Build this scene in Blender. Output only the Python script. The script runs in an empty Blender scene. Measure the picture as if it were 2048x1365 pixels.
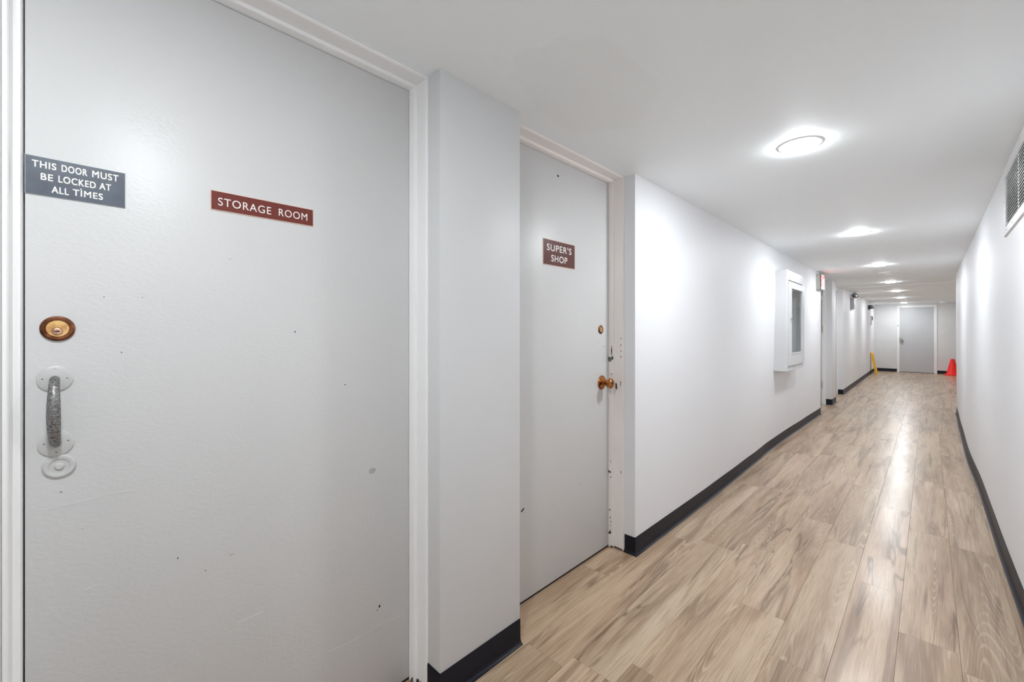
import bpy, bmesh, math, random
from mathutils import Vector, Matrix
random.seed(7)
scene = bpy.context.scene
col = scene.collection

# ------------------------------------------------------------------ camera, world, exposure
# world frame: +y runs down the corridor, x = -distance to the left, z up, metres
F = 850.0
TH = math.atan(834.0 / F)
cam_d = bpy.data.cameras.new('camera')
cam = bpy.data.objects.new('camera', cam_d); col.objects.link(cam)
cam_d.sensor_width = 36.0
cam_d.lens = F / 2048 * 36.0
cam_d.shift_y = -17.5 / 2048
cam_d.clip_start = 0.02
cam.location = (0, 0, 1.2)
cam.rotation_euler = (math.radians(90), 0, TH)
scene.camera = cam
world = bpy.data.worlds.new('world'); scene.world = world
world.use_nodes = True
world.node_tree.nodes['Background'].inputs[0].default_value = (0.9, 0.95, 1, 1)
world.node_tree.nodes['Background'].inputs[1].default_value = 0.3
scene.view_settings.view_transform = 'Standard'
scene.view_settings.look = 'None'
scene.view_settings.gamma = 1
scene.view_settings.use_curve_mapping = False
scene.view_settings.exposure = 3.38
scene.cycles.max_bounces = 10
scene.cycles.diffuse_bounces = 8
scene.cycles.glossy_bounces = 4
scene.cycles.use_adaptive_sampling = True
scene.cycles.adaptive_threshold = 0.05
scene.cycles.use_denoising = True
LAMP = 30.0            # emission of each round LED lens

CEIL = 2.055

# ------------------------------------------------------------------ colour + materials
def lin(c):
    return tuple((v / 255 / 12.92) if v / 255 <= 0.04045 else ((v / 255 + 0.055) / 1.055) ** 2.4 for v in c) + (1,)

class NT:
    def __init__(s, name):
        s.m = bpy.data.materials.new(name); s.m.use_nodes = True
        s.t = s.m.node_tree; s.b = s.t.nodes['Principled BSDF']
    def n(s, typ, **kw):
        nd = s.t.nodes.new(typ)
        for k, v in kw.items(): setattr(nd, k, v)
        return nd
    def l(s, a, b): s.t.links.new(a, b)
    def coords(s, scale=(1, 1, 1), rand=False):
        tc = s.n('ShaderNodeTexCoord'); mp = s.n('ShaderNodeMapping')
        mp.inputs['Scale'].default_value = scale
        if rand:
            oi = s.n('ShaderNodeObjectInfo'); mu = s.n('ShaderNodeVectorMath', operation='SCALE')
            mu.inputs[0].default_value = (37.1, 91.7, 13.3); s.l(oi.outputs['Random'], mu.inputs['Scale'])
            ad = s.n('ShaderNodeVectorMath', operation='ADD')
            s.l(tc.outputs['Object'], ad.inputs[0]); s.l(mu.outputs[0], ad.inputs[1]); s.l(ad.outputs[0], mp.inputs[0])
        else: s.l(tc.outputs['Object'], mp.inputs[0])
        return mp.outputs[0]
    def noise(s, vec, scale, detail=2, rough=.5, dist=0):
        nd = s.n('ShaderNodeTexNoise'); nd.inputs['Scale'].default_value = scale
        nd.inputs['Detail'].default_value = detail; nd.inputs['Roughness'].default_value = rough
        nd.inputs['Distortion'].default_value = dist
        s.l(vec, nd.inputs['Vector']); return nd.outputs[0]
    def ramp(s, fac, stops):
        r = s.n('ShaderNodeValToRGB'); e = r.color_ramp.elements
        while len(e) < len(stops): e.new(.5)
        for i, (p, c) in enumerate(stops): e[i].position = p; e[i].color = c if len(c) == 4 else (*c, 1)
        s.l(fac, r.inputs[0]); return r.outputs[0]
    def mix(s, fac, a, b, mode='MIX'):
        m = s.n('ShaderNodeMix', data_type='RGBA', blend_type=mode)
        for i, v in ((0, fac), (6, a), (7, b)):
            if isinstance(v, (int, float, tuple)): m.inputs[i].default_value = v
            else: s.l(v, m.inputs[i])
        return m.outputs[2]
    def math(s, op, a, b=0.0):
        m = s.n('ShaderNodeMath', operation=op)
        for i, v in ((0, a), (1, b)):
            if isinstance(v, (int, float)): m.inputs[i].default_value = v
            else: s.l(v, m.inputs[i])
        return m.outputs[0]
    def bump(s, h, strength, dist=.001):
        b = s.n('ShaderNodeBump'); b.inputs['Strength'].default_value = strength
        b.inputs['Distance'].default_value = dist
        s.l(h, b.inputs['Height']); s.l(b.outputs[0], s.b.inputs['Normal'])

def g3(v): return (v, v, v, 1)

def paint(name, c, rough=.4, bs=160, bump=.25, stretch=(1, 1, 1), vary=.03, dist=.0006, spec=.5):
    k = NT(name)
    v = k.coords(stretch)
    big = k.noise(k.coords(), 1.7, 3)
    L = lin(c); lo = tuple(x * (1 - vary) for x in L[:3]) + (1,); hi = tuple(min(1, x * (1 + vary)) for x in L[:3]) + (1,)
    k.l(k.ramp(big, [(.35, lo), (.65, hi)]), k.b.inputs['Base Color'])
    h = k.noise(v, bs, 1.5, .55)
    k.b.inputs['Roughness'].default_value = rough
    k.b.inputs['Specular IOR Level'].default_value = spec
    k.bump(h, bump, dist)
    return k.m

def metal(name, c, c2, rough=.3, metallic=1.0, sc=60):
    k = NT(name)
    n = k.noise(k.coords(), sc, 5, .65)
    k.l(k.ramp(n, [(.38, lin(c2)), (.6, lin(c))]), k.b.inputs['Base Color'])
    k.b.inputs['Metallic'].default_value = metallic
    k.l(k.ramp(n, [(.3, g3(min(1, rough * 1.5))), (.7, g3(rough))]), k.b.inputs['Roughness'])
    return k.m

def plain(name, c, rough=.5, spec=.5, sc=80, vary=.06):
    k = NT(name); L = lin(c)
    n = k.noise(k.coords(), sc, 3)
    k.l(k.ramp(n, [(.35, tuple(x * (1 - vary) for x in L[:3])), (.65, tuple(min(1, x * (1 + vary)) for x in L[:3]))]), k.b.inputs['Base Color'])
    k.b.inputs['Roughness'].default_value = rough
    k.b.inputs['Specular IOR Level'].default_value = spec
    return k.m

def emit(name, c, st):
    k = NT(name)
    k.b.inputs['Base Color'].default_value = lin(c)
    k.b.inputs['Emission Color'].default_value = lin(c)
    k.b.inputs['Emission Strength'].default_value = st
    return k.m

WALL = paint('wall_paint', (231, 232, 235), .5, 90, .05, (1, 1, .6), .01, .0006, .25)
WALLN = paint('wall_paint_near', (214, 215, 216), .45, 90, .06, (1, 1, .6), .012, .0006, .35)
ENDW = paint('end_wall_paint', (220, 221, 222), .4, 90, .12)
DOOR = paint('door_paint_grey', (206, 206, 206), .38, 130, .4, (1, .7, 1.2), .015, .0008, .36)
DOOR2 = paint('far_door_paint_grey', (192, 194, 197), .38, 90, .15)
TRIM = paint('trim_paint_white', (241, 241, 241), .32, 45, .2, (1, 1, .25), .02)
STEELW = paint('white_enamel', (238, 239, 240), .3, 60, .05)
ROSE = paint('painted_over_metal', (193, 193, 192), .36, 120, .25)

def ceiling_mat():
    k = NT('ceiling_paint')
    c = k.coords()
    base = k.ramp(k.noise(c, .9, 3), [(.3, lin((243, 248, 251))), (.7, lin((247, 252, 254)))])
    # patched area of rougher plaster near the storage door (its own ragged outline)
    tc = k.n('ShaderNodeTexCoord'); su = k.n('ShaderNodeVectorMath', operation='SUBTRACT')
    su.inputs[1].default_value = (-.86, 1.28, CEIL)
    k.l(tc.outputs['Object'], su.inputs[0])
    sc = k.n('ShaderNodeVectorMath', operation='MULTIPLY'); sc.inputs[1].default_value = (4.2, 2.6, 0)
    k.l(su.outputs[0], sc.inputs[0])
    ln = k.n('ShaderNodeVectorMath', operation='LENGTH'); k.l(sc.outputs[0], ln.inputs[0])
    rag = k.math('ADD', ln.outputs['Value'], k.math('MULTIPLY', k.math('SUBTRACT', k.noise(c, 5, 4), .5), .9))
    mask = k.ramp(rag, [(.86, g3(1)), (.95, g3(0))])
    base = k.mix(mask, base, k.mix(.16, base, lin((224, 223, 220))))
    # a few small water specks
    vo = k.n('ShaderNodeTexVoronoi'); vo.inputs['Scale'].default_value = 1.6; k.l(c, vo.inputs['Vector'])
    spot = k.ramp(vo.outputs['Distance'], [(.012, g3(1)), (.03, g3(0))])
    base = k.mix(k.math('MULTIPLY', spot, .35), base, lin((150, 145, 140)))
    k.l(base, k.b.inputs['Base Color'])
    k.b.inputs['Roughness'].default_value = .6
    k.bump(k.noise(c, 110, 3), .15, .0006)
    return k.m
CEILM = ceiling_mat()

def wood_mat():
    k = NT('oak_vinyl_plank')
    v1 = k.coords((1, 1, 1), True)
    oi = k.n('ShaderNodeObjectInfo')
    def st(sx, sy):
        m = k.n('ShaderNodeMapping'); m.inputs['Scale'].default_value = (sx, sy, 1); k.l(v1, m.inputs[0]); return m.outputs[0]
    tone = k.noise(st(9.0, .8), 1.0, 4, .55, .5)
    base = k.ramp(tone, [(.26, lin((136, 112, 90))), (.42, lin((166, 144, 123))), (.57, lin((185, 166, 146))), (.76, lin((198, 182, 164)))])
    # soft dark heart streaks
    stn = k.noise(st(11.0, .7), 1.0, 3, .5, 1.6)
    streak = k.ramp(stn, [(.53, g3(0)), (.66, g3(1))])
    base = k.mix(k.math('MULTIPLY', streak, .58), base, lin((104, 80, 58)))
    # thin dark mineral lines wandering along the board
    mn = k.noise(st(7.0, .55), 1.0, 3, .5, 1.0)
    vein = k.ramp(k.math('ABSOLUTE', k.math('SUBTRACT', mn, .5)), [(.004, g3(1)), (.022, g3(0))])
    vp = k.ramp(k.noise(st(5.0, 1.1), 1.0, 1), [(.50, g3(0)), (.62, g3(.7))])
    base = k.mix(k.math('MULTIPLY', vein, vp), base, lin((92, 70, 50)))
    # cathedral lines: contours of a stretched field, on slightly darker heartwood
    fld = k.noise(st(9.5, .62), 1.0, .8, .45, .15)
    s = k.math('SINE', k.math('MULTIPLY', fld, 260.0))
    line = k.ramp(s, [(.35, g3(0)), (.95, g3(1))])
    pres = k.ramp(k.noise(st(10.0, .8), 1.0, 1.5), [(.50, g3(0)), (.62, g3(1))])
    base = k.mix(k.math('MULTIPLY', pres, .30), base, lin((138, 115, 94)))
    base = k.mix(k.math('MULTIPLY', k.math('MULTIPLY', line, pres), .34), base, lin((222, 206, 186)))
    # pores
    fine = k.noise(st(330, 6), 1.0, 2, .6)
    base = k.mix(k.ramp(fine, [(.36, g3(.34)), (.5, g3(0))]), base, lin((120, 99, 78)))
    base = k.mix(k.ramp(fine, [(.55, g3(0)), (.75, g3(.26))]), base, lin((222, 208, 190)))
    # per plank tint
    r = oi.outputs['Random']
    tint = k.ramp(r, [(0, lin((240, 235, 226))), (.35, lin((255, 251, 242))), (.7, lin((250, 240, 232))), (1, lin((255, 254, 248)))])
    base = k.mix(1.0, base, tint, 'MULTIPLY')
    base = k.mix(1.0, base, (1.08,1.05,1.02,1), 'MULTIPLY')
    k.l(base, k.b.inputs['Base Color'])
    k.l(k.ramp(k.noise(k.coords((3, .8, 1)), 2.5, 4), [(.3, g3(.32)), (.7, g3(.42))]), k.b.inputs['Roughness'])
    k.b.inputs['Specular IOR Level'].default_value = .4
    k.b.inputs['Coat Weight'].default_value = .38
    k.b.inputs['Coat Roughness'].default_value = .21
    k.b.inputs['Coat IOR'].default_value = 1.4
    h = k.math('ADD', k.math('MULTIPLY', fine, .6), k.math('MULTIPLY', k.math('MULTIPLY', line, pres), .5))
    h = k.math('ADD', h, k.math('MULTIPLY', k.noise(k.coords((1, .5, 1)), 6, 2), 2.5))
    k.bump(h, .12, .0010)
    return k.m
WOOD = wood_mat()
UNDER = plain('floor_joint_dark', (112, 92, 74), .8)

def base_mat():
    k = NT('navy_vinyl_base')
    v = k.coords()
    n = k.noise(v, 220, 2)
    sp = k.ramp(n, [(.72, g3(0)), (.78, g3(.5))])
    base = k.ramp(k.noise(v, 8, 4), [(.3, lin((12, 12, 22))), (.7, lin((19, 20, 33)))])
    k.l(k.mix(sp, base, lin((90, 90, 95))), k.b.inputs['Base Color'])
    k.b.inputs['Roughness'].default_value = .45
    k.b.inputs['Specular IOR Level'].default_value = .3
    k.bump(k.noise(v, 40, 2), .08, .001)
    return k.m
BASE = base_mat()

BRASS = metal('aged_brass', (236, 196, 130), (200, 148, 92), .34, .7)
BRONZE = metal('tarnished_bronze', (140, 92, 66), (86, 50, 36), .32)
COPPERK = metal('worn_brass_knob', (214, 150, 92), (112, 66, 38), .2, 1, 45)
NICKEL = metal('brushed_nickel', (205, 205, 205), (150, 150, 152), .3)
WORN = metal('worn_steel', (158, 157, 156), (96, 95, 96), .38, .8, 260)
CHROME = metal('chrome', (200, 200, 205), (120, 120, 125), .2)
SLATE = plain('slate_grey_plastic', (78, 86, 98), .32, .5, 30, .12)
MAROON = plain('maroon_engraved_plastic', (112, 50, 42), .28, .5, 60, .06)
MAROON2 = plain('brown_engraved_plastic', (98, 56, 50), .28, .5, 60, .06)
LETTER = plain('lettering_white', (238, 236, 232), .5)
SIGNEDGE = plain('sign_bevel_core', (222, 196, 184), .4)
SIGNEDGE2 = plain('sign_bevel_grey', (190, 196, 200), .4)
BLACKH = plain('dark_hole', (16, 14, 14), .7)
CHIPBR = plain('chipped_paint_brown', (66, 34, 30), .8)
CHIPGR = metal('bare_metal_chip', (150, 152, 152), (80, 80, 82), .4, .6, 300)
SMUDGE = plain('grey_smudge', (168, 167, 164), .5)
RUB = plain('rubbed_pink_primer', (218, 200, 196), .5)
YELLOW = plain('yellow_plastic', (250, 190, 8), .35, .5, 20, .03)
ORANGE = plain('fluorescent_red_vinyl', (255, 26, 14), .4, .5, 20, .03)
REDLIT = emit('lit_red_letters', (255, 40, 60), .13)
SIGNLIT = emit('lit_sign_face', (255, 226, 228), .09)
GREYBOX = plain('grey_metal_housing', (188, 187, 182), .45)
DARKLAMP = plain('dark_lamp_head', (72, 72, 76), .4)
GREYBODY = plain('pale_grey_housing', (176, 178, 184), .4)
BLACKP = plain('black_glass', (22, 22, 26), .15)
LENS = emit('led_lens', (247, 252, 255), LAMP)
DARKBACK = plain('dark_backing', (38, 38, 40), .8)
ALUV = paint('vent_enamel', (222, 223, 224), .35, 60, .05)

def glass_mat():                              # thin clear pane: lets light through, mirrors more towards grazing
    k = NT('cabinet_glass'); k.t.nodes.remove(k.b)
    tr = k.n('ShaderNodeBsdfTransparent'); tr.inputs[0].default_value = (.93, .95, .95, 1)
    gl = k.n('ShaderNodeBsdfGlossy'); gl.inputs['Roughness'].default_value = .04
    lwt = k.n('ShaderNodeLayerWeight'); fc = k.math('ADD', k.math('MULTIPLY', k.math('POWER', lwt.outputs['Facing'], 4.0), .5), .04)
    mx = k.n('ShaderNodeMixShader'); k.l(fc, mx.inputs[0]); k.l(tr.outputs[0], mx.inputs[1]); k.l(gl.outputs[0], mx.inputs[2])
    out = [q for q in k.t.nodes if q.type == 'OUTPUT_MATERIAL'][0]; k.l(mx.outputs[0], out.inputs[0])
    return k.m
GLASS = glass_mat()

# ------------------------------------------------------------------ mesh helpers
def link(name, bm, mat, parent=None, mw=None, smooth=False):
    bmesh.ops.recalc_face_normals(bm, faces=bm.faces[:])
    me = bpy.data.meshes.new(name); bm.to_mesh(me); bm.free()
    for m in (mat if isinstance(mat, (list, tuple)) else [mat]): me.materials.append(m)
    if smooth:
        for p in me.polygons: p.use_smooth = True
        try: me.set_sharp_from_angle(angle=math.radians(38))
        except Exception: pass
    o = bpy.data.objects.new(name, me); col.objects.link(o)
    if parent: o.parent = parent
    if mw is not None: o.matrix_local = mw
    return o

def boxb(bm, lo, hi, bev=0.0, seg=1):
    vs = [bm.verts.new((x, y, z)) for x in (lo[0], hi[0]) for y in (lo[1], hi[1]) for z in (lo[2], hi[2])]
    fs = [bm.faces.new([vs[i] for i in q]) for q in ((0, 1, 3, 2), (4, 6, 7, 5), (0, 4, 5, 1), (2, 3, 7, 6), (0, 2, 6, 4), (1, 5, 7, 3))]
    if bev:
        es = list({e for f in fs for e in f.edges})
        bmesh.ops.bevel(bm, geom=es, offset=bev, segments=seg, affect='EDGES', profile=.5)

def box(name, lo, hi, mat, parent=None, bev=0.0, seg=1, smooth=False):
    bm = bmesh.new(); boxb(bm, lo, hi, bev, seg); return link(name, bm, mat, parent, None, smooth or seg > 1)

def boxes(name, lst, mat, parent=None, bev=0.0):
    bm = bmesh.new()
    for lo, hi in lst: boxb(bm, lo, hi, bev)
    return link(name, bm, mat, parent)

def latheb(bm, prof, c=(0, 0, 0), seg=40, sx=1, sy=1):
    """profile (r, w) round local z through c"""
    rings = []
    for r, w in prof:
        if r < 1e-6: rings.append([bm.verts.new((c[0], c[1], c[2] + w))])
        else: rings.append([bm.verts.new((c[0] + sx * r * math.cos(2 * math.pi * i / seg), c[1] + sy * r * math.sin(2 * math.pi * i / seg), c[2] + w)) for i in range(seg)])
    for a, b in zip(rings, rings[1:]):
        for i in range(seg):
            j = (i + 1) % seg
            if len(a) == 1 and len(b) == 1: continue
            if len(a) == 1: bm.faces.new((a[0], b[j], b[i]))
            elif len(b) == 1: bm.faces.new((a[i], a[j], b[0]))
            else: bm.faces.new((a[i], a[j], b[j], b[i]))

def lathe(name, prof, mat, parent=None, c=(0, 0, 0), seg=40, sx=1, sy=1, mw=None):
    bm = bmesh.new(); latheb(bm, prof, c, seg, sx, sy); return link(name, bm, mat, parent, mw, True)

def tubeb(bm, path, radii, seg=16, flat=1.0):
    path = [Vector(p) for p in path]; rings = []
    ref = None
    for i, p in enumerate(path):
        t = (path[min(i + 1, len(path) - 1)] - path[max(i - 1, 0)]).normalized()
        if ref is None: ref = t.orthogonal().normalized()
        a = (ref - t * ref.dot(t)).normalized(); b = t.cross(a); ref = a
        r = radii[i] if isinstance(radii, (list, tuple)) else radii
        rings.append([bm.verts.new(p + a * r * math.cos(2 * math.pi * k / seg) + b * r * flat * math.sin(2 * math.pi * k / seg)) for k in range(seg)])
    for a, b in zip(rings, rings[1:]):
        for i in range(seg): bm.faces.new((a[i], a[(i + 1) % seg], b[(i + 1) % seg], b[i]))
    bm.faces.new(rings[0]); bm.faces.new(rings[-1][::-1])

def sweep(bm, path, prof, side=1):
    """horizontal polyline (x,y) swept with profile (outward, z), mitred; outward = right of travel * side"""
    P = [Vector((p[0], p[1])) for p in path]; rings = []
    for i, p in enumerate(P):
        d0 = (P[i] - P[i - 1]).normalized() if i else None
        d1 = (P[i + 1] - P[i]).normalized() if i < len(P) - 1 else None
        if d0 is None: d0 = d1
        if d1 is None: d1 = d0
        n0 = Vector((d0.y, -d0.x)) * side; n1 = Vector((d1.y, -d1.x)) * side
        m = (n0 + n1)
        m = m / max(m.length_squared / 2, .3)
        rings.append([bm.verts.new((p.x + m.x * o, p.y + m.y * o, z)) for o, z in prof])
    n = len(prof)
    for a, b in zip(rings, rings[1:]):
        for i in range(n): bm.faces.new((a[i], a[(i + 1) % n], b[(i + 1) % n], b[i]))
    bm.faces.new(rings[0]); bm.faces.new(rings[-1][::-1])

def wallmat(x, y, z=0):      # local x -> +y world (down the corridor), local y -> up, local z -> +x world (off the left wall)
    return Matrix(((0, 0, 1, x), (1, 0, 0, y), (0, 1, 0, z), (0, 0, 0, 1)))
def rwallmat(x, y, z=0):     # off the right wall: local x -> -y, local y -> up, local z -> -x
    return Matrix(((0, 0, -1, x), (-1, 0, 0, y), (0, 1, 0, z), (0, 0, 0, 1)))
def endmat(x, y, z=0):       # off the end wall: local x -> +x, y -> up, z -> -y
    return Matrix(((1, 0, 0, x), (0, 0, -1, y), (0, 1, 0, z), (0, 0, 0, 1)))

def empty(name, mw=None):
    o = bpy.data.objects.new(name, None); col.objects.link(o); o.empty_display_size = .05
    if mw is not None: o.matrix_world = mw
    return o
def struct(o): o['kind'] = 'structure'; return o
def tag(o, label, cat, group=None):
    o['label'] = label; o['category'] = cat
    if group: o['group'] = group
    return o
def plab(o, label): o['label'] = label; return o

def text(name, lines, mat, parent, rects, depth=.0004, z=0.0, off=0.0, bold=0.0):
    """lines of capitals, each fitted to a rect (x0,x1,y0,y1) in parent's local frame; one mesh"""
    bm = bmesh.new()
    for body, (x0, x1, y0, y1) in zip(lines, rects):
        cu = bpy.data.curves.new('t', 'FONT'); cu.body = body; cu.size = 1; cu.offset = off
        cu.space_character = 1.12; cu.space_word = 1.25
        to = bpy.data.objects.new('t', cu); col.objects.link(to)
        bpy.context.view_layer.update()
        me = bpy.data.meshes.new_from_object(to.evaluated_get(bpy.context.evaluated_depsgraph_get()))
        bpy.data.objects.remove(to)
        xs = [v.co.x for v in me.vertices]; ys = [v.co.y for v in me.vertices]
        t = bmesh.new(); t.from_mesh(me)
        for v in t.verts:
            v.co = Vector((x0 + (v.co.x - min(xs)) / (max(xs) - min(xs)) * (x1 - x0), y0 + (v.co.y - min(ys)) / (max(ys) - min(ys)) * (y1 - y0), z))
        r = bmesh.ops.extrude_face_region(t, geom=t.faces[:])
        for g in r['geom']:
            if isinstance(g, bmesh.types.BMVert): g.co.z += depth
        tm = bpy.data.meshes.new('tt'); t.to_mesh(tm); t.free(); bm.from_mesh(tm)
        if bold:                                # heavier strokes: the same letters again, a hair to each side
            for k, (ex_, ey_) in enumerate(((bold, 0), (0, bold), (bold, bold))):
                q = bmesh.new(); q.from_mesh(tm); bmesh.ops.translate(q, verts=q.verts[:], vec=(ex_, ey_, .00002 * (k + 1)))
                t2 = bpy.data.meshes.new('t2'); q.to_mesh(t2); q.free(); bm.from_mesh(t2); bpy.data.meshes.remove(t2)
        bpy.data.meshes.remove(tm); bpy.data.meshes.remove(me)
    return link(name, bm, mat, parent)

def blotch(name, c, ux, uy, a, b, mat, parent, n=11, rag=.3, nrm=None, seed=0):
    """ragged flat patch on a surface: centre c, in-plane unit axes ux, uy, half sizes a, b"""
    rd = random.Random(seed + hash(name) % 97 if seed else random.random())
    bm = bmesh.new(); ux = Vector(ux); uy = Vector(uy); nz = ux.cross(uy).normalized() * (nrm or .0003); c = Vector(c)
    top = []; bot = []
    for i in range(n):
        t = 2 * math.pi * i / n; r = 1 + rd.uniform(-rag, rag)
        p = c + ux * a * r * math.cos(t) + uy * b * r * math.sin(t)
        bot.append(bm.verts.new(p)); top.append(bm.verts.new(p + nz))
    bm.faces.new(top); bm.faces.new(bot[::-1])
    for i in range(n): bm.faces.new((bot[i], bot[(i + 1) % n], top[(i + 1) % n], top[i]))
    return link(name, bm, mat, parent)

# ------------------------------------------------------------------ floor of planks
floor = struct(box('floor', (-1.45, -4.0, -.06), (1.45, 17.5, -.005), UNDER))
PW, PL = .17, 1.236
plank_cache = {}
def plank_mesh(w, l):
    key = (round(w, 3), round(l, 3))
    if key not in plank_cache:
        bm = bmesh.new(); g = .0002; b = .0005
        x0, x1, y0, y1 = -w / 2 + g, w / 2 - g, -l / 2 + g, l / 2 - g
        lo = [bm.verts.new(p) for p in ((x0, y0, -.005), (x1, y0, -.005), (x1, y1, -.005), (x0, y1, -.005))]
        mi = [bm.verts.new(p) for p in ((x0, y0, -.0007), (x1, y0, -.0007), (x1, y1, -.0007), (x0, y1, -.0007))]
        hi = [bm.verts.new(p) for p in ((x0 + b, y0 + b, 0), (x1 - b, y0 + b, 0), (x1 - b, y1 - b, 0), (x0 + b, y1 - b, 0))]
        for a, c in ((lo, mi), (mi, hi)):
            for i in range(4): bm.faces.new((a[i], a[(i + 1) % 4], c[(i + 1) % 4], c[i]))
        bm.faces.new(hi)
        me = bpy.data.meshes.new('plank'); bm.to_mesh(me); bm.free(); me.materials.append(WOOD)
        plank_cache[key] = me
    return plank_cache[key]
joint = {0: 2.636, 1: 1.803, 2: 3.29, 3: 2.64, 4: 3.75, 5: 2.45, 6: 1.821, 7: 2.9, -1: 2.30, -2: 3.42, -3: 1.9, -4: 2.7, -5: 3.2, -6: 2.2, -7: 1.7, -8: 3.0}
for r in range(-8, 8):
    xa = -.087 - PW * (r + 1); xb = xa + PW
    xa = max(xa, -1.42); xb = min(xb, 1.4)
    ystart = 9.0 if xa > .33 else -1.0
    k0 = math.floor((ystart - joint[r]) / PL)
    y = joint[r] + k0 * PL
    while y < 17.42:
        y0, y1 = y, min(y + PL, 17.46)
        if y1 - y0 > .02:
            p = bpy.data.objects.new('plank', plank_mesh(xb - xa, y1 - y0)); col.objects.link(p)
            p.location = ((xa + xb) / 2, (y0 + y1) / 2, 0); p.parent = floor
            if random.random() < .5: p.rotation_euler.z = math.pi
        y += PL

# ------------------------------------------------------------------ walls, ceiling
def lerp_tab(tab, y):
    if y <= tab[0][0]: return tab[0][1]
    for (a, va), (b, vb) in zip(tab, tab[1:]):
        if y <= b:
            t = (y - a) / (b - a); t = t * t * (3 - 2 * t); return va + (vb - va) * t
    return tab[-1][1]
LW = [(2.1, 0), (3.0, 0), (3.6, .007), (4.3, .018), (4.9, .034), (5.5, .034), (6.6, .02), (7.62, .006)]
RW = [(2.3, .010), (3.6, .001), (4.6, .000), (5.9, -.016), (7.4, -.006), (8.9, .008)]
def lw(y, z): return 1.131 + lerp_tab(LW, y) * max(0, 1 - z / 1.6)
def rw(y, z): return .285 + lerp_tab(RW, y) * max(0, 1 - z / 1.6)

def wavy_wall(name, y0, y1, fn, sign, back, mat, ny=60, nz=10, ztop=CEIL):
    bm = bmesh.new(); grid = []
    for i in range(ny + 1):
        y = y0 + (y1 - y0) * i / ny
        grid.append([bm.verts.new((sign * fn(y, ztop * j / nz), y, ztop * j / nz)) for j in range(nz + 1)])
    for i in range(ny):
        for j in range(nz): bm.faces.new((grid[i][j], grid[i + 1][j], grid[i + 1][j + 1], grid[i][j + 1]))
    B = [bm.verts.new((sign * back, y, z)) for y in (y0, y1) for z in (0, ztop)]
    bm.faces.new([B[0], B[1], B[3], B[2]])
    bm.faces.new(grid[0] + [B[1], B[0]]); bm.faces.new(grid[-1] + [B[3], B[2]])
    bm.faces.new([g[-1] for g in grid] + [B[3], B[1]]); bm.faces.new([g[0] for g in grid] + [B[2], B[0]])
    o = link(name, bm, mat, None, None, True); return struct(o)

struct(box('wall_left', (-1.45, -4.0, 0), (-1.131, -.098, CEIL), WALLN, bev=.002, seg=2))
struct(box('wall_left', (-1.45, .82, 0), (-1.131, 1.197, CEIL), WALLN, bev=.002, seg=2))
wavy_wall('wall_left', 2.10, 7.62, lw, -1, 1.45, WALL)
struct(box('wall_left', (-1.45, 8.70, 0), (-1.142, 9.10, CEIL), WALL, bev=.003, seg=2))
for a, b in ((-.098, .82), (1.197, 2.10), (7.62, 8.70), (9.10, 10.33)):
    struct(box('wall_left', (-1.45, a, 0), (-1.345, b, CEIL), WALLN))  # unseen backing behind the recessed doors, added so their gaps stay dark
bm = bmesh.new()
q = [(-1.185, 10.33), (-1.215, 17.4), (-1.45, 17.4), (-1.45, 10.33)]
lo = [bm.verts.new((*p, 0)) for p in q]; hi = [bm.verts.new((*p, CEIL)) for p in q]
bm.faces.new(lo); bm.faces.new(hi)
for i in range(4): bm.faces.new((lo[i], lo[(i + 1) % 4], hi[(i + 1) % 4], hi[i]))
struct(link('wall_left', bm, WALL))
wavy_wall('wall_right', -4.0, 9.10, rw, 1, 1.45, WALL, 90)
struct(box('wall_right', (1.30, 9.10, 0), (1.45, 17.4, CEIL), WALL))
# end wall with its door opening
struct(boxes('wall_end', [((-1.45, 17.4, 0), (-.66, 17.52, CEIL)), ((.135, 17.4, 0), (1.45, 17.52, CEIL)), ((-.66, 17.4, 1.965), (.135, 17.52, CEIL))], ENDW))
struct(box('wall_back', (-1.45, -4.1, 0), (1.45, -4.0, CEIL), WALLN))
struct(box('ceiling', (-1.45, -4.1, CEIL), (1.45, 17.52, CEIL + .12), CEILM))
struct(box('trim_1', (-1.30, 10.33, CEIL - .008), (1.30, 10.45, CEIL), CEILM, bev=.003))

# ------------------------------------------------------------------ vinyl cove base
PROF = [(0, 0), (0, .092), (.0028, .092), (.004, .088), (.0042, .022), (.006, .011), (.011, .004), (.019, .0008), (.019, 0)]
def cove(name, path, side=1):
    bm = bmesh.new(); sweep(bm, path, PROF, side); return struct(link(name, bm, BASE, None, None, True))
ys = [2.10 + (7.615 - 2.10) * i / 46 for i in range(47)]
cove('baseboard_left', [(-1.131, -3.98), (-1.131, -.096), (-1.19, -.096)])
cove('baseboard_left', [(-1.197, .82), (-1.131, .82), (-1.131, 1.195)])
cove('baseboard_left', [(-1.192, 2.10)] + [(-lw(y, 0), y) for y in ys])
cove('baseboard_left', [(-1.222, 8.70), (-1.142, 8.70), (-1.142, 9.10)])
cove('baseboard_left', [(-1.262, 10.33), (-1.185, 10.33), (-1.215, 17.4), (-.692, 17.4)])
cove('baseboard_end', [(.168, 17.4), (1.30, 17.4)])
ys = [-3.98 + (9.10 + 3.98) * i / 90 for i in range(91)]
cove('baseboard_right', [(rw(y, 0), y) for y in ys] + [(1.29, 9.10)], -1)

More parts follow.
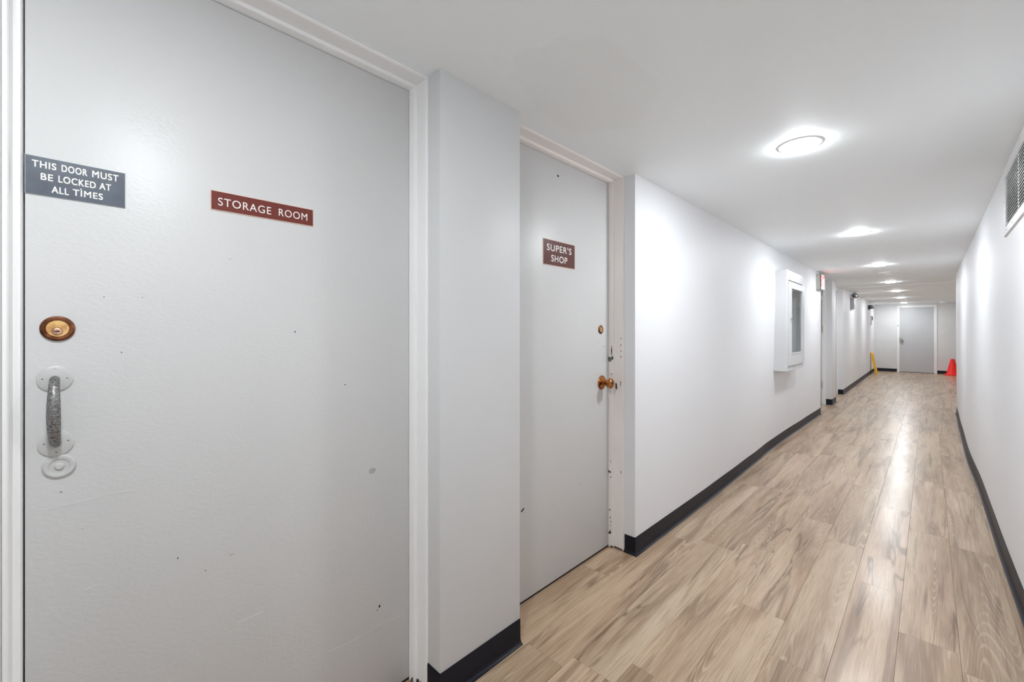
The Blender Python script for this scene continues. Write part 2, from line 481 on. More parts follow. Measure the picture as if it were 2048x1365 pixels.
# ------------------------------------------------------------------ door frames (steel, U-shaped: jamb, head, jamb)
def door_frame(name, s0, s1, zt, prof, mat):
    """prof: (t inward from rough opening, d = depth)"""
    bm = bmesh.new(); rings = []
    for k in range(4):
        ring = []
        for t, d in prof:
            y = s0 + t if k < 2 else s1 - t
            z = 0 if k in (0, 3) else zt - t
            ring.append(bm.verts.new((-d, y, z)))
        rings.append(ring)
    n = len(prof)
    for a, b in zip(rings, rings[1:]):
        for i in range(n): bm.faces.new((a[i], a[(i + 1) % n], b[(i + 1) % n], b[i]))
    bm.faces.new(rings[0]); bm.faces.new(rings[-1][::-1])
    return struct(link(name, bm, mat, None, None, True))
FP = [(0.0005, 1.345), (.02, 1.345), (.02, 1.2585), (.0185, 1.2555), (.012, 1.2545), (.0095, 1.253), (.0085, 1.247), (.0085, 1.205), (.0075, 1.2005), (.0055, 1.198), (.0005, 1.197)]
fr1 = door_frame('trim_2', -.098, .82, CEIL, FP, TRIM)
fr2 = door_frame('trim_3', 1.197, 2.10, CEIL, FP, paint('trim_paint_pinkish', (240, 235, 232), .34, 45, .25, (1, 1, .25), .03))

def t_of_d(d):
    pts = sorted([(p[1], p[0]) for p in FP[1:]])
    for (a, ta), (b, tb) in zip(pts, pts[1:]):
        if a <= d <= b: return ta + (tb - ta) * (d - a) / max(b - a, 1e-9)
    return .02
S_, C_ = math.sin(TH), math.cos(TH)
def on_jamb(px, py, sedge=2.10):          # a spot read off the photograph -> point on the camera-facing reveal
    s = sedge - .015
    for _ in range(12):
        p = (px - 1024) / F; Z = s / (p * S_ + C_); d = Z * (S_ - p * C_)
        s = sedge - t_of_d(d)
    return d, s, 1.2 - (py - 665) * Z / F, Z
for i, (px, py, w, h, m) in enumerate([
        (1224, 680, 3, 9, RUB), (1223.5, 702, 1.6, 20, CHIPBR), (1220.5, 719, 8, 9, CHIPGR), (1225, 716, 2, 7, BLACKH),
        (1232.5, 772, 3.2, 13, CHIPBR), (1242, 714, 1.6, 3, CHIPBR), (1242, 678, 1.4, 2, CHIPBR), (1242, 703, 1.2, 2, CHIPBR),
        (1223.7, 748.5, 1.6, 2.4, CHIPBR), (1241.5, 768, 1.0, 10, CHIPGR), (1222.5, 777, 1.5, 2, CHIPBR), (1242, 691, 1, 4, CHIPBR),
        (1219.5, 944, 8, 4.5, CHIPGR), (1222, 955, 1.6, 2, CHIPBR), (1221, 922, 1.2, 2, CHIPBR), (1222, 926, 1.2, 1.6, CHIPBR),
        (1220, 1020, 3, 3.4, CHIPGR), (1221, 1036, 1.6, 2, CHIPBR), (1222, 1044, 1.6, 2.4, CHIPBR), (1221, 1051, 1.4, 2.2, CHIPBR), (1219, 1066, 5, 3, CHIPBR), (1220.5, 1064, 2, 7, CHIPBR),
        (1222, 675, 8, 40, RUB), (1242, 945, 1, 6, CHIPBR)]):
    d, s, z, Z = on_jamb(px, py)
    if m is RUB: continue
    hw = w / 2 * Z / F / .72; hh = h / 2 * Z / F
    hw = min(hw, .012)
    blotch('paint_chip', (-d, s - .0006, z), (1, 0, 0), (0, 0, 1), hw, hh, m, fr2, 11, .38, .0005)
for i in range(9):                          # ragged bare patches where the jambs meet the floor
    d = 1.205 + .008 * i
    blotch('paint_chip', (-d, 2.10 - t_of_d(d) - .0006, .003), (1, 0, 0), (0, 0, 1), random.uniform(.003, .007), random.uniform(.003, .007), CHIPBR, fr2, 9, .5, .0005)
    blotch('paint_chip', (-d, .82 - t_of_d(d) - .0006, random.uniform(.003, .012)), (1, 0, 0), (0, 0, 1), random.uniform(.003, .007), random.uniform(.004, .013), CHIPBR, fr1, 9, .55, .0005)

# ------------------------------------------------------------------ door_1: storage room door
D1 = 1.282
def leaf(name, s0, s1, d, zt, mat, parent):
    return box(name, (-d - .044, s0, .009), (-d, s1, zt), mat, parent, .0015, 2)
door1 = struct(empty('door_1', Matrix.Translation((-D1, -.0745, 0))))
inv = Matrix.Translation((D1, .0745, 0))
def keep(o, parent, mw):                    # parent while keeping world placement of meshes built in world coordinates
    o.parent = parent; o.matrix_parent_inverse = parent.matrix_world.inverted(); return o
bpy.context.view_layer.update()
o = box('gap_shade', (-1.325, -.0775, 0), (-D1 - .0015, .7995, .0085), BLACKH); keep(o, door1, None)  # black strip painted as the shade in the gap under the leaf
lf = leaf('door_leaf', -.0752, .7972, D1, CEIL - .0225, DOOR, None); keep(lf, door1, None)

def wallpart(name, bmf, mat, parent, s, z, d, rot=0):
    bm = bmesh.new(); bmf(bm)
    o = link(name, bm, mat, None, None, True)
    o.parent = parent; o.matrix_world = wallmat(-d, s, z) @ Matrix.Rotation(rot, 4, 'Z')
    return o
PLUG = metal('plug_metal', (226, 190, 166), (170, 120, 96), .35, .6)
# worn cylinder lock
def f(bm): latheb(bm, [(0.0165, .0035), (.0175, .0062), (.0215, .0066), (.0248, .0045), (.0258, 0), (.0165, 0)], seg=48)
lk = wallpart('lock_collar', f, BRONZE, door1, -.0305, 1.2075, D1); plab(lk, 'tarnished brown bronze lock collar')
def f(bm): latheb(bm, [(.0172, 0), (.0172, .0046), (.0164, .0056), (0, .0058)], seg=48)
cyl = wallpart('lock_cylinder', f, BRASS, door1, -.0305, 1.2075, D1); plab(cyl, 'scratched gold brass cylinder face')
def f(bm): latheb(bm, [(.0072, .0050), (.0072, .0062), (.0066, .0066), (0, .0066)], c=(-.0005, -.0055, 0), seg=28)
def g(bm): latheb(bm, [(.0082, .0052), (.0082, .0060), (0, .0060)], c=(-.0005, -.0055, 0), seg=28)
wallpart('plug_ring', g, BRONZE, lk, -.0305, 1.2075, D1)
pg = wallpart('key_plug', f, PLUG, lk, -.0305, 1.2075, D1)
def f(bm): boxb(bm, (-.0068, -.0062, .0060), (-.0020, -.0048, .0068)); boxb(bm, (-.0022, -.0068, .0060), (.0026, -.0044, .0068))
wallpart('keyhole', f, BLACKH, lk, -.0305, 1.2075, D1)

def rosette(s, z, spots, rot):
    def f(bm): latheb(bm, [(0, .0064), (.008, .0062), (.0185, .0050), (.0248, .0036), (.0262, .0028), (.0262, .0020), (.0252, 0)], seg=44)
    o = wallpart('rosette', f, ROSE, door1, s, z, D1)
    for (u, v, hole) in spots:
        def g(bm): latheb(bm, [(.0048, .0015), (.0046, .0026), (.0036, .0032), (.0012, .0028), (0, .0022)], seg=20)
        wallpart('screw', g, ROSE, o, s + u, z + v, D1 - .0018)
        if hole:
            def g(bm): latheb(bm, [(.0011, 0), (.0011, .0014), (0, .0014)], seg=12)
            wallpart('screw_slot', g, BLACKH, o, s + u, z + v, D1 - .0040)
    return o
R1 = rosette(-.0345, 1.1045, [(-.0172, .0006, True), (.0172, .0006, True), (0, .0180, False)], 0)
R2 = rosette(-.0330, .9715, [(-.0165, .002, True), (.0175, .0035, True), (.0005, -.0175, True)], 0)
bm = bmesh.new()
path = [(-.0345, 1.1035, 0), (-.0345, 1.1025, .014), (-.0346, 1.098, .027), (-.0348, 1.088, .0365), (-.035, 1.072, .042), (-.0352, 1.055, .0445), (-.0352, 1.037, .045), (-.035, 1.018, .0435), (-.0345, .999, .039), (-.034, .985, .031), (-.0335, .976, .020), (-.033, .9725, .010), (-.033, .972, 0)]
tubeb(bm, path, [.0078, .0076, .0078, .0083, .0090, .0098, .0102, .0100, .0094, .0086, .0080, .0078, .0078], 20, 1.0)
hg = link('handle_grip', bm, WORN, None, None, True); hg.parent = door1; hg.matrix_world = wallmat(-D1, 0, 0); plab(hg, 'curved worn bare steel pull grip')
def f(bm): latheb(bm, [(0, .0075), (.005, .0072), (.0075, .0045), (.0078, .0032), (.0150, .0034), (.0160, .0052), (.0215, .0058), (.0244, .0035), (.0255, 0)], seg=44, sx=1, sy=.96)
cp = wallpart('cover_plate', f, ROSE, door1, -.0280, .9235, D1); plab(cp, 'painted-over round blank plate with raised centre')

def w2d(px, py, d):                         # photograph pixel on the plane d of the left wall
    p = (px - 1024) / F; Z = d / (S_ - p * C_)
    return Z * (p * S_ + C_), 1.2 - (py - 665) * Z / F, Z
def door_mark(parent, px, py, w, h, mat, name='scuff_mark', rot=0, d=D1, rag=.35):
    s, z, Z = w2d(px, py, d)
    ux = Vector((0, math.cos(rot), math.sin(rot))); uy = Vector((0, -math.sin(rot), math.cos(rot)))
    o = blotch(name, (-d, s, z), ux, uy, w / 2 * Z * Z / F / d, h / 2 * Z / F, mat, None, 11, rag, .0003)
    o.parent = parent; o.matrix_parent_inverse = parent.matrix_world.inverted(); return o
door_mark(door1, 745, 942, 15, 12, SMUDGE, 'grey_smudge', 0, D1, .15)
for px, py, w, h in ((356, 1117, 3, 3), (411, 1142, 2.5, 2), (759, 1213, 4, 5), (755, 1221, 2, 2), (590, 664, 3, 3), (122, 985, 5, 2), (165, 1059, 2, 2), (463, 1110, 10, 1), (690, 770, 3, 2), (243, 705, 3, 2), (208, 594, 2, 2), (285, 595, 2, 2)):
    door_mark(door1, px, py, w, h, CHIPGR if w > 4 and h < 3 else BLACKH)
# dent under the storage sign, and the raised scratch lines in the paint
s, z, Z = w2d(460, 516, D1)
def f(bm): latheb(bm, [(0, .0012), (.0022, .0009), (.004, 0)], seg=16, sx=1.0, sy=1.3)
wallpart('paint_bump', f, DOOR, door1, s, z, D1)
def scratch(pts, parent, d=D1, r=.0006):
    bm = bmesh.new(); tubeb(bm, [Vector((-d + r * .15, *w2d(px, py, d)[:2])) for px, py in pts], r, 6)
    o = link('paint_ridge', bm, DOOR, None, None, True); o.parent = parent; o.matrix_parent_inverse = parent.matrix_world.inverted()
scratch([(74, 1023), (120, 1014), (160, 1005), (205, 993), (240, 986), (270, 982)], door1)
scratch([(170, 1180), (182, 1175), (194, 1171)], door1)
scratch([(476, 1246), (500, 1236), (526, 1224)], door1)
scratch([(655, 1305), (700, 1285), (760, 1250), (812, 1228)], door1, D1, .0004)

# ------------------------------------------------------------------ door_2: shop door
door2 = struct(empty('door_2', Matrix.Translation((-D1, 2.077, 0))))
bpy.context.view_layer.update()
o = box('gap_shade', (-1.325, 1.2175, 0), (-D1 - .0015, 2.0795, .0085), BLACKH); keep(o, door2, None)  # dark fill standing in for shade below the shop door leaf
lf = leaf('door_leaf', 1.2205, 2.0768, D1, CEIL - .0225, DOOR, None); keep(lf, door2, None)
def f(bm): latheb(bm, [(.0130, .002), (.0150, .0048), (.0205, .0045), (.0232, .0026), (.0238, 0)], seg=36)
wallpart('lock_collar', f, BRONZE, door2, 1.998, 1.215, D1)
def f(bm): latheb(bm, [(.0142, 0), (.0142, .0036), (.0135, .0042), (.0050, .0043), (.0048, .0060), (0, .0062)], seg=36)
wallpart('lock_cylinder', f, BRASS, door2, 1.998, 1.215, D1)
def f(bm): latheb(bm, [(0, .0125), (.012, .0120), (.0135, .0085), (.026, .0070), (.0350, .0058), (.0385, .0030), (.0392, 0)], seg=44)
kr = wallpart('knob_rose', f, COPPERK, door2, 2.0095, .924, D1)
def f(bm): latheb(bm, [(.0112, .008), (.0105, .024), (.0125, .032), (.0200, .0365), (.0255, .0440), (.0275, .0530), (.0255, .0615), (.0190, .0675), (.0125, .0690), (.011, .0680), (0, .0680)], seg=40)
kb = wallpart('door_knob', f, COPPERK, door2, 2.0095, .924, D1); plab(kb, 'worn coppery brass round door knob')
def f(bm):
    latheb(bm, [(.0045, .067), (.0045, .0705), (0, .0708)], seg=16)
wallpart('knob_button', f, BRONZE, kb, 2.0095, .924, D1)
door_mark(door2, 1116, 352, 4, 4.5, BLACKH, 'nail_hole', 0, D1, .2)
door_mark(door2, 1045, 1021, 8, 3.2, BLACKH, 'scuff_mark', .5)
for px, py, w, h in ((1160, 968, 2, 2), (1108, 1010, 2, 1.5), (1207, 694, 2, 3), (1196, 685, 3, 1)):
    door_mark(door2, px, py, w, h, SMUDGE)

# ------------------------------------------------------------------ door_3 (exit door in the first recess), door_4 (second recess)
FP3 = [(.0005, 1.344), (.035, 1.344), (.035, 1.272), (.022, 1.27), (.022, 1.225), (.02, 1.222), (.0005, 1.222)]
door_frame('trim_4', 7.622, 8.698, CEIL, FP3, TRIM)
door3 = struct(empty('door_3', Matrix.Translation((-1.274, 8.66, 0))))
bpy.context.view_layer.update()
lf = leaf('door_leaf', 7.66, 8.661, 1.274, CEIL - .037, DOOR2, None); keep(lf, door3, None)
for z in (1.87, 1.26, .33):
    bm = bmesh.new()
    boxb(bm, (-.006, -.055, 0), (.012, .055, .003), .0008)
    tubeb(bm, [(-.010, -.056, .006), (-.010, .056, .006)], .0075, 12)
    latheb(bm, [(.0085, 0), (.0085, .006), (0, .008)], c=(-.010, 0, 0), seg=12)
    h = link('hinge', bm, STEELW, None, None, True); h.parent = door3; h.matrix_world = wallmat(-1.262, 8.662, z)
o = box('window_pane', (-1.2745, 8.565, 1.32), (-1.2725, 8.64, 1.74), BLACKP); keep(o, door3, None)
o = boxes('window_bead', [((-1.274, 8.553, 1.305), (-1.268, 8.565, 1.755)), ((-1.274, 8.64, 1.305), (-1.268, 8.652, 1.755)), ((-1.274, 8.565, 1.74), (-1.268, 8.64, 1.755)), ((-1.274, 8.565, 1.305), (-1.268, 8.64, 1.32))], GREYBOX); keep(o, door3, None)
def lever(parent, s, z, d):
    bm = bmesh.new(); latheb(bm, [(0, .012), (.02, .011), (.027, .006), (.03, 0)], seg=24)
    tubeb(bm, [(0, 0, .008), (0, 0, .05)], .008, 12)
    tubeb(bm, [(0, 0, .048), (.05, 0, .052), (.11, 0, .048)], [.009, .008, .006], 12)
    h = link('door_handle', bm, NICKEL, None, None, True); h.parent = parent; h.matrix_world = wallmat(-d, s, z); return h
lever(door3, 7.73, .96, 1.274)
door_frame('trim_5', 9.102, 10.328, CEIL, [(.0005, 1.344), (.06, 1.344), (.06, 1.272), (.045, 1.27), (.045, 1.262), (.0005, 1.262)], TRIM)
door4 = struct(empty('door_4', Matrix.Translation((-1.282, 10.26, 0)))); bpy.context.view_layer.update()
lf = leaf('door_leaf', 9.165, 10.265, 1.282, CEIL - .062, DOOR2, None); keep(lf, door4, None)
lever(door4, 9.25, .96, 1.282)

# ------------------------------------------------------------------ door_5: end of the corridor
door5 = struct(empty('door_5', Matrix.Translation((.11, 17.42, 0)))); bpy.context.view_layer.update()
struct(box('wall_end', (-.66, 17.46, 0), (.135, 17.52, 1.965), DARKBACK))  # added unseen backing, stops outside light leaking under the far door
o = box('door_leaf', (-.632, 17.415, .010), (.110, 17.455, 1.935), DOOR2, None, .0015); keep(o, door5, None)
bm = bmesh.new(); rings = []
prof = [(0, -.06), (0, .012), (.004, .016), (.048, .016), (.052, .012), (.052, 0), (.062, 0), (.062, -.06)]   # (inward, off the wall)
for k in range(4):
    rings.append([bm.verts.new((((-.695 + t) if k < 2 else (.170 - t)), 17.4 - w, 0 if k in (0, 3) else 1.998 - t)) for t, w in prof])
n = len(prof)
for a, b in zip(rings, rings[1:]):
    for i in range(n): bm.faces.new((a[i], a[(i + 1) % n], b[(i + 1) % n], b[i]))
bm.faces.new(rings[0]); bm.faces.new(rings[-1][::-1])
struct(link('trim_6', bm, TRIM))
bm = bmesh.new(); boxb(bm, (-.03, -.06, 0), (.03, .06, .004), .001)
latheb(bm, [(.028, .003), (.028, .010), (.013, .014), (.012, .03), (.026, .038), (.029, .050), (.025, .062), (0, .066)], c=(.025, -.01, 0), seg=24)
h = link('door_handle', bm, CHROME, None, None, True); h.parent = door5; h.matrix_world = endmat(-.600, 17.415, .96); plab(h, 'chrome knob on a latch guard plate')
bm = bmesh.new(); boxb(bm, (-.045, -.06, .0), (.0, .06, .006), .001)
h = link('latch_guard', bm, NICKEL, None); h.parent = door5; h.matrix_world = endmat(-.605, 17.397, .97)
for z in (1.72, .98, .22):
    bm = bmesh.new(); tubeb(bm, [(0, -.055, .008), (0, .055, .008)], .009, 12)
    h = link('hinge', bm, STEELW, None, None, True); h.parent = door5; h.matrix_world = endmat(.112, 17.414, z)
bm = bmesh.new(); latheb(bm, [(.014, 0), (.014, .004), (.009, .006), (0, .006)], seg=20)
pe = link('door_buzzer', bm, [DARKLAMP], None, None, True); pe.matrix_world = endmat(-.668, 17.384, 1.40)
tag(pe, 'tiny dark round button on the white frame left of the far grey door', 'button')

# ------------------------------------------------------------------ signs
def sign(name, s0, s1, z0, z1, face, edge, d, label, lines, rects, bev=.0022, off=0.0, tilt=0.0, bold=0.0):
    w, h = s1 - s0, z1 - z0
    mw = wallmat(-d, (s0 + s1) / 2, (z0 + z1) / 2) @ Matrix.Rotation(tilt, 4, 'Z')
    root = empty(name, mw)
    bm = bmesh.new()
    a = [bm.verts.new((x * w / 2, y * h / 2, 0)) for x, y in ((-1, -1), (1, -1), (1, 1), (-1, 1))]
    b = [bm.verts.new((x * w / 2, y * h / 2, .0010)) for x, y in ((-1, -1), (1, -1), (1, 1), (-1, 1))]
    c = [bm.verts.new((x * (w / 2 - bev), y * (h / 2 - bev), .0024)) for x, y in ((-1, -1), (1, -1), (1, 1), (-1, 1))]
    bm.faces.new(a)
    for p, q in ((a, b), (b, c)):
        for i in range(4): bm.faces.new((p[i], p[(i + 1) % 4], q[(i + 1) % 4], q[i]))
    link('plate', bm, edge, root)
    bm = bmesh.new(); boxb(bm, (-w / 2 + bev, -h / 2 + bev, .0023), (w / 2 - bev, h / 2 - bev, .0027))
    link('face', bm, face, root)
    cs, cz = (s0 + s1) / 2, (z0 + z1) / 2
    for wd, (a0, a1, b0, b1) in zip(lines, rects):
        text('lettering', [wd], LETTER, root, [(a0 - cs, a1 - cs, b0 - cz, b1 - cz)], .0004, .0026, off, bold)
    return tag(root, label, 'sign')
sign('door_sign', -.0755, .0730, 1.4765, 1.5552, SLATE, SIGNEDGE2, D1, 'slate grey plastic sign reading THIS DOOR MUST BE LOCKED AT ALL TIMES',
     ['THIS', 'DOOR', 'MUST', 'BE', 'LOCKED', 'AT', 'ALL', 'TIMES'],
     [(-.066, -.033, 1.5322, 1.5455), (-.025, .012, 1.5322, 1.5460), (.020, .061, 1.5325, 1.5465),
      (-.054, -.0375, 1.5085, 1.5215), (-.0295, .0250, 1.5088, 1.5225), (.031, .049, 1.5095, 1.5230),
      (-.039, -.0150, 1.4855, 1.4985), (-.009, .0360, 1.4868, 1.4998)], .0012, 0, 0, .0006)
# the stray dot over the I of TIMES
dsg = [o for o in bpy.data.objects if o.name.startswith('door_sign')][0]
bm = bmesh.new(); latheb(bm, [(.0013, .0026), (.0013, .0030), (0, .0030)], c=(.0045, -.0133, 0), seg=12); link('lettering_dot', bm, LETTER, dsg)
sign('door_sign', .2295, .4790, 1.5070, 1.5575, MAROON, SIGNEDGE, D1, 'long narrow maroon engraved sign reading STORAGE ROOM in white capitals',
     ['STORAGE', 'ROOM'], [(.246, .367, 1.5205, 1.5405), (.386, .461, 1.5215, 1.5415)], .0022, 0)
sign('door_sign', 1.510, 1.760, 1.5170, 1.6405, MAROON2, SIGNEDGE, D1, "brown engraved sign reading SUPER'S SHOP on the second grey door",
     ["SUPER'S", 'SHOP'], [(1.538, 1.728, 1.5865, 1.6185), (1.570, 1.694, 1.5370, 1.5680)], .003, 0, 0, .0008)

# ------------------------------------------------------------------ recessed LED lights
def led(s, d, label):
    root = empty('ceiling_light', Matrix.Translation((-d, s, CEIL)))
    bm = bmesh.new(); latheb(bm, [(.0680, 0), (.0680, -.0050), (.0700, -.0060), (.0830, -.0035), (.0860, 0)], seg=32); link('trim_ring', bm, STEELW, root, None, True)
    bm = bmesh.new(); latheb(bm, [(.0685, -.0045), (.0675, -.0085), (.058, -.0125), (.03, -.0145), (0, -.0150)], seg=20); link('lens', bm, LENS, root, None, True)
    return tag(root, label, 'ceiling light', 'round LED lights along the ceiling')
def ld(s): return .405 + .0065 * s
LIGHTS = [(2.30, 'largest lit round LED ceiling light, nearest in view'), (4.70, 'second lit round LED ceiling light from the front'),
          (7.11, 'third lit round LED ceiling light, just before the ceiling detector'), (9.65, 'fourth lit round LED ceiling light, just past the ceiling detector'),
          (11.80, 'third from last lit round LED ceiling light down the corridor'), (14.15, 'second to last lit round LED ceiling light, with a small nub beside it'),
          (16.65, 'last lit round LED ceiling light, above the far grey door')]
for s, lb in LIGHTS: led(s, ld(s), lb)
led(-.02, .41, 'lit round LED ceiling light overhead at the storage room door')
led(-2.4, .40, 'lit round LED ceiling light in the corridor before the storage room door')

def detector(s, d, r, label, h=.03):
    root = empty('smoke_detector', Matrix.Translation((-d, s, CEIL)))
    bm = bmesh.new(); latheb(bm, [(r, 0), (r, -h * .4), (r * .96, -h * .5)], seg=32); latheb(bm, [(r * .96, 0), (0, 0)], seg=32); link('base', bm, STEELW, root, None, True)
    bm = bmesh.new(); latheb(bm, [(r * .80, -h * .40), (r * .80, -h * .62), (r * .82, -h * .66)], seg=32); link('intake', bm, DARKLAMP, root, None, True)
    bm = bmesh.new(); latheb(bm, [(r * .95, -h * .5), (r * .96, -h * .62), (r * .85, -h * .85), (r * .5, -h), (0, -h)], seg=32); link('cover', bm, STEELW, root, None, True)
    return tag(root, label, 'smoke detector')
detector(8.05, .448, .085, 'flat white round detector on the ceiling between the third and fourth lights', .028)
detector(14.78, .419, .035, 'small dark nub of a detector beside the second to last ceiling light', .03)
detector(16.95, -.31, .10, 'white round smoke detector on the ceiling by the far wall, above the cone', .045)

# ------------------------------------------------------------------ extinguisher-type glazed cabinet on the left wall
cab = empty('wall_cabinet', wallmat(-1.131, 5.43, 1.32))
W, H, DP = .40, .52, .101
bm = bmesh.new()      # open box
boxb(bm, (-W, -H, -.022), (-W + .07, H, DP), .002); boxb(bm, (W - .05, -H, -.022), (W, H, DP), .002)
boxb(bm, (-W + .07, H - .10, -.022), (W - .05, H, DP), .002); boxb(bm, (-W + .07, -H, -.022), (W - .05, -H + .05, DP), .002)
boxb(bm, (-W + .07, -H + .05, 0), (W - .05, H - .10, .006))
CABP = paint('cabinet_enamel', (216, 217, 219), .35, 60, .05)
link('cabinet_body', bm, CABP, cab)
dx0, dx1, dy0, dy1 = -.350, .375, -.465, .405
gx0, gx1, gy0, gy1 = -.265, .25, -.335, .335
bm = bmesh.new(); z0, z1 = DP + .0002, DP + .014
boxb(bm, (dx0, dy0, z0), (gx0, dy1, z1), .0015); boxb(bm, (gx1, dy0, z0), (dx1, dy1, z1), .0015)
boxb(bm, (gx0, gy1, z0), (gx1, dy1, z1), .0015); boxb(bm, (gx0, dy0, z0), (gx1, gy0, z1), .0015)
for lo, hi in (((gx0 - .012, gy0 - .012, z1), (gx0, gy1 + .012, z1 + .005)), ((gx1, gy0 - .012, z1), (gx1 + .012, gy1 + .012, z1 + .005)), ((gx0, gy1, z1), (gx1, gy1 + .012, z1 + .005)), ((gx0, gy0 - .012, z1), (gx1, gy0, z1 + .005))): boxb(bm, lo, hi)
cd = link('cabinet_door', bm, CABP, cab)
bm = bmesh.new(); boxb(bm, (gx0, gy0, z0 + .004), (gx1, gy1, z0 + .007)); link('glass_pane', bm, GLASS, cd)
bm = bmesh.new(); latheb(bm, [(.006, z1), (.006, z1 + .012), (.012, z1 + .016), (.012, z1 + .022), (0, z1 + .024)], c=(-.300, .02, 0), seg=18); link('pull_knob', bm, CHROME, cd, None, True)
for i in range(6):
    bm = bmesh.new(); tubeb(bm, [(dx1 + .004, dy0 + .06 + i * .13, z0 + .006), (dx1 + .004, dy0 + .14 + i * .13, z0 + .006)], .0065, 10); link('hinge_knuckle', bm, NICKEL, cd, None, True)
tag(cab, 'white metal wall cabinet with a tall narrow glass door on the left wall', 'cabinet')

# ------------------------------------------------------------------ exit sign
ex = empty('exit_sign', wallmat(-1.131, 7.40, 1.912))
bm = bmesh.new(); boxb(bm, (-.155, -.108, -.015), (.155, .108, .052), .004, 2); link('housing', bm, GREYBOX, ex, None, True)
bm = bmesh.new()
for lo, hi in (((-.158, -.111, .050), (-.148, .111, .058)), ((.148, -.111, .050), (.158, .111, .058)), ((-.148, .101, .050), (.148, .111, .058)), ((-.148, -.111, .050), (.148, -.101, .058))): boxb(bm, lo, hi, .001)
plab(link('frame', bm, DARKLAMP, ex), 'dark edge of the sign')
bm = bmesh.new(); boxb(bm, (-.148, -.101, .050), (.148, .101, .0545)); link('face_plate', bm, SIGNLIT, ex)
text('lettering', ['EXIT'], REDLIT, ex, [(-.125, .125, -.065, .088)], .001, .0545, .012)
tag(ex, 'lit red and white EXIT sign high on the left wall', 'exit sign')

# ------------------------------------------------------------------ emergency lights and wall box far down on the left
def emer(s, z, label, dark, body=True):
    d = 1.185 + (s - 10.33) / 7.07 * .03
    root = empty('emergency_light', wallmat(-d, s, z))
    if body:
        bm = bmesh.new(); boxb(bm, (-.11, -.235, 0), (.11, .0, .062), .008, 2); link('battery_box', bm, GREYBODY, root, None, True)
        bm = bmesh.new(); latheb(bm, [(.010, .061), (.010, .066), (0, .067)], c=(-.06, -.17, 0), seg=14); link('test_button', bm, DARKLAMP, root)
        bm = bmesh.new(); tubeb(bm, [(-.09, -.245, .03), (.09, -.245, .03)], .012, 12); link('conduit', bm, NICKEL, root, None, True)
    else:
        bm = bmesh.new(); boxb(bm, (-.09, -.09, 0), (.09, .03, .04), .006, 2); link('back_plate', bm, dark, root, None, True)
    for sx in (-1, 1):
        bm = bmesh.new()
        latheb(bm, [(0, -.045), (.028, -.042), (.046, -.02), (.052, .022), (.046, .026)], seg=24)
        h = link('lamp_head', bm, dark, root, None, True)
        h.matrix_local = Matrix.Translation((sx * .07, .045 if body else -.02, .068)) @ Matrix.Rotation(-.5, 4, 'X') @ Matrix.Rotation(sx * .5, 4, 'Y')
        bm = bmesh.new(); latheb(bm, [(.046, .022), (.03, .032), (0, .036)], seg=24)
        l2 = link('lamp_lens', bm, CHROME, h, None, True)
        bm = bmesh.new(); tubeb(bm, [(sx * .05, -.01, .03), (sx * .07, .02, .05)], .012, 10); link('bracket', bm, dark, root, None, True)
    return tag(root, label, 'emergency light')
emer(11.55, 1.935, 'grey twin-head emergency light with tall battery box on left wall', metal('lamp_grey', (150, 150, 154), (90, 90, 95), .35, .6))
emer(15.40, 1.92, 'dark twin-head emergency light on left wall near the end', DARKLAMP, False)
kp = empty('wall_box', wallmat(-1.2095, 16.10, 1.52))
bm = bmesh.new(); boxb(bm, (-.075, -.11, 0), (.075, .16, .035), .005, 2); link('housing', bm, STEELW, kp, None, True)
bm = bmesh.new(); boxb(bm, (-.055, .03, .034), (.045, .14, .050)); link('display', bm, BLACKP, kp)
tag(kp, 'small white wall box with black window below the far dark emergency light', 'wall box')

# ------------------------------------------------------------------ wall vent on the right
vt = empty('wall_vent', rwallmat(.2845, 2.84, 1.868))
hw, hh = .52, .178
ox0, ox1, oy0, oy1 = -.455, .455, -.132, .120
bm = bmesh.new()
def ring_frame(bm, X0, X1, Y0, Y1, x0, x1, y0, y1, z0, z1):
    v = lambda x, y, z: bm.verts.new((x, y, z))
    O0 = [v(X0, Y0, z0), v(X1, Y0, z0), v(X1, Y1, z0), v(X0, Y1, z0)]
    O1 = [v(X0 + .004, Y0 + .004, z1), v(X1 - .004, Y0 + .004, z1), v(X1 - .004, Y1 - .004, z1), v(X0 + .004, Y1 - .004, z1)]
    I1 = [v(x0 - .003, y0 - .003, z1), v(x1 + .003, y0 - .003, z1), v(x1 + .003, y1 + .003, z1), v(x0 - .003, y1 + .003, z1)]
    I0 = [v(x0, y0, z0), v(x1, y0, z0), v(x1, y1, z0), v(x0, y1, z0)]
    for a, b in ((O0, O1), (O1, I1), (I1, I0), (I0, O0)):
        for i in range(4): bm.faces.new((a[i], a[(i + 1) % 4], b[(i + 1) % 4], b[i]))
ring_frame(bm, -hw, hw, -hh, hh, ox0, ox1, oy0, oy1, 0, .008)
link('frame', bm, ALUV, vt)
bm = bmesh.new(); boxb(bm, (ox0, oy0, .0002), (ox1, oy1, .0012)); link('duct_opening', bm, DARKBACK, vt)
NS = 17
for i in range(NS):
    y = oy0 + (i + .5) * (oy1 - oy0) / NS
    bm = bmesh.new()
    a = [bm.verts.new(p) for p in ((ox0, y - .0022, .0075), (ox1, y - .0022, .0075), (ox1, y + .0022, .0040), (ox0, y + .0022, .0040))]
    b = [bm.verts.new((q.co.x, q.co.y + .0018, q.co.z + .0006)) for q in a]
    bm.faces.new(a); bm.faces.new(b)
    for j in range(4): bm.faces.new((a[j], a[(j + 1) % 4], b[(j + 1) % 4], b[j]))
    link('slat', bm, ALUV, vt)
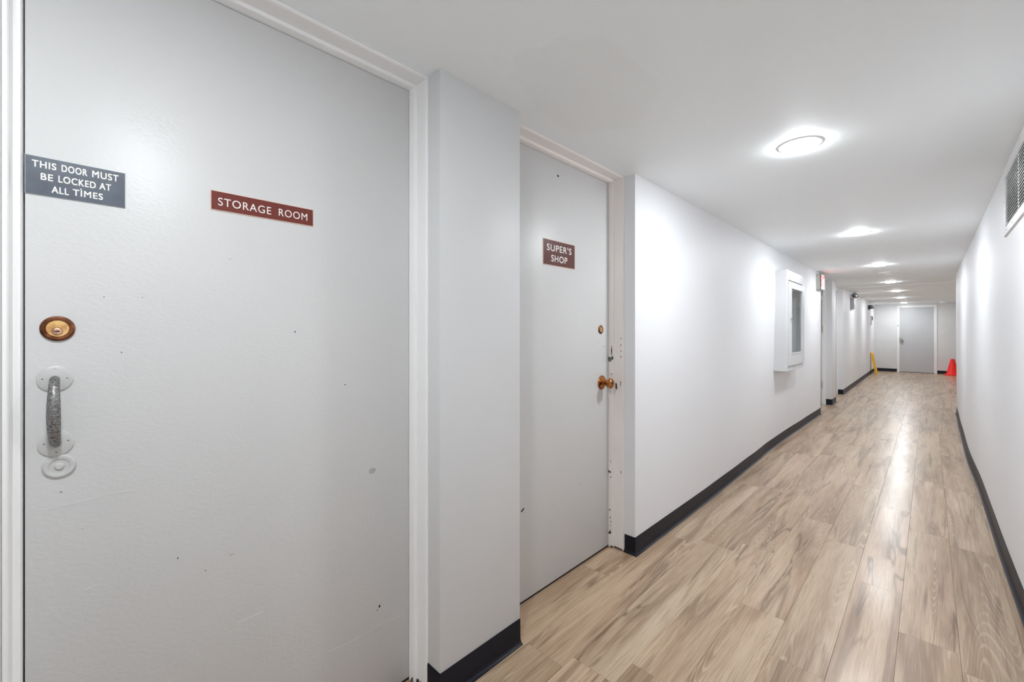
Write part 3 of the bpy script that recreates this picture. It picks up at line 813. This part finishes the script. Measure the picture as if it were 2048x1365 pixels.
for x in (-.035, .22):
    bm = bmesh.new(); boxb(bm, (x - .006, oy0, .0012), (x + .006, oy1, .0065), .0008); link('mullion', bm, ALUV, vt)
for x, y in ((-.503, 0), (.503, 0), (-.40, -.156), (.40, -.156), (-.2, -.156), (.2, -.156)):
    bm = bmesh.new(); latheb(bm, [(.0035, .0078), (.003, .0095), (0, .0098)], c=(x, y, 0), seg=12); link('screw', bm, WORN, vt)
tag(vt, 'white louvred air vent at the top of the right wall', 'vent')

# ------------------------------------------------------------------ traffic cone and folded wet floor sign
cone = empty('traffic_cone', Matrix.Translation((.470, 17.06, 0)))
bm = bmesh.new(); boxb(bm, (-.17, -.17, 0), (.17, .17, .022), .006, 2); link('base_slab', bm, ORANGE, cone, None, True)
bm = bmesh.new(); latheb(bm, [(.138, .020), (.134, .032), (.124, .042), (.042, .445), (.040, .452), (.028, .452), (.026, .44)], seg=36); link('cone_body', bm, ORANGE, cone, None, True)
tag(cone, 'bright red-orange traffic cone on the floor behind the right wall corner', 'cone')

wf = empty('wet_floor_sign', Matrix.Translation((-1.085, 16.15, 0)))
def board(x0, x1, name, lab=None):
    # tapered board leaning towards the wall: bottom at x0, top at x1
    bm = bmesh.new(); t = .022; Hh = .62
    pts = [(-.15, 0), (.15, 0), (.15, .03), (.118, .56), (.09, .60), (.05, .62), (-.05, .62), (-.09, .60), (-.118, .56), (-.15, .03)]
    fr = []; bk = []
    for y, z in pts:
        x = x0 + (x1 - x0) * z / Hh
        fr.append(bm.verts.new((x + t / 2, y, z))); bk.append(bm.verts.new((x - t / 2, y, z)))
    bm.faces.new(fr); bm.faces.new(bk[::-1])
    for i in range(len(pts)): bm.faces.new((fr[i], fr[(i + 1) % len(pts)], bk[(i + 1) % len(pts)], bk[i]))
    return link(name, bm, YELLOW, wf)
board(.014, -.088, 'front_board'); board(-.010, -.110, 'rear_board')
bm = bmesh.new(); tubeb(bm, [(-.100, -.06, .615), (-.100, .06, .615)], .011, 12); link('hinge_bar', bm, YELLOW, wf, None, True)
tag(wf, 'yellow folded wet floor sign leaning on the left wall at the far end', 'floor sign')
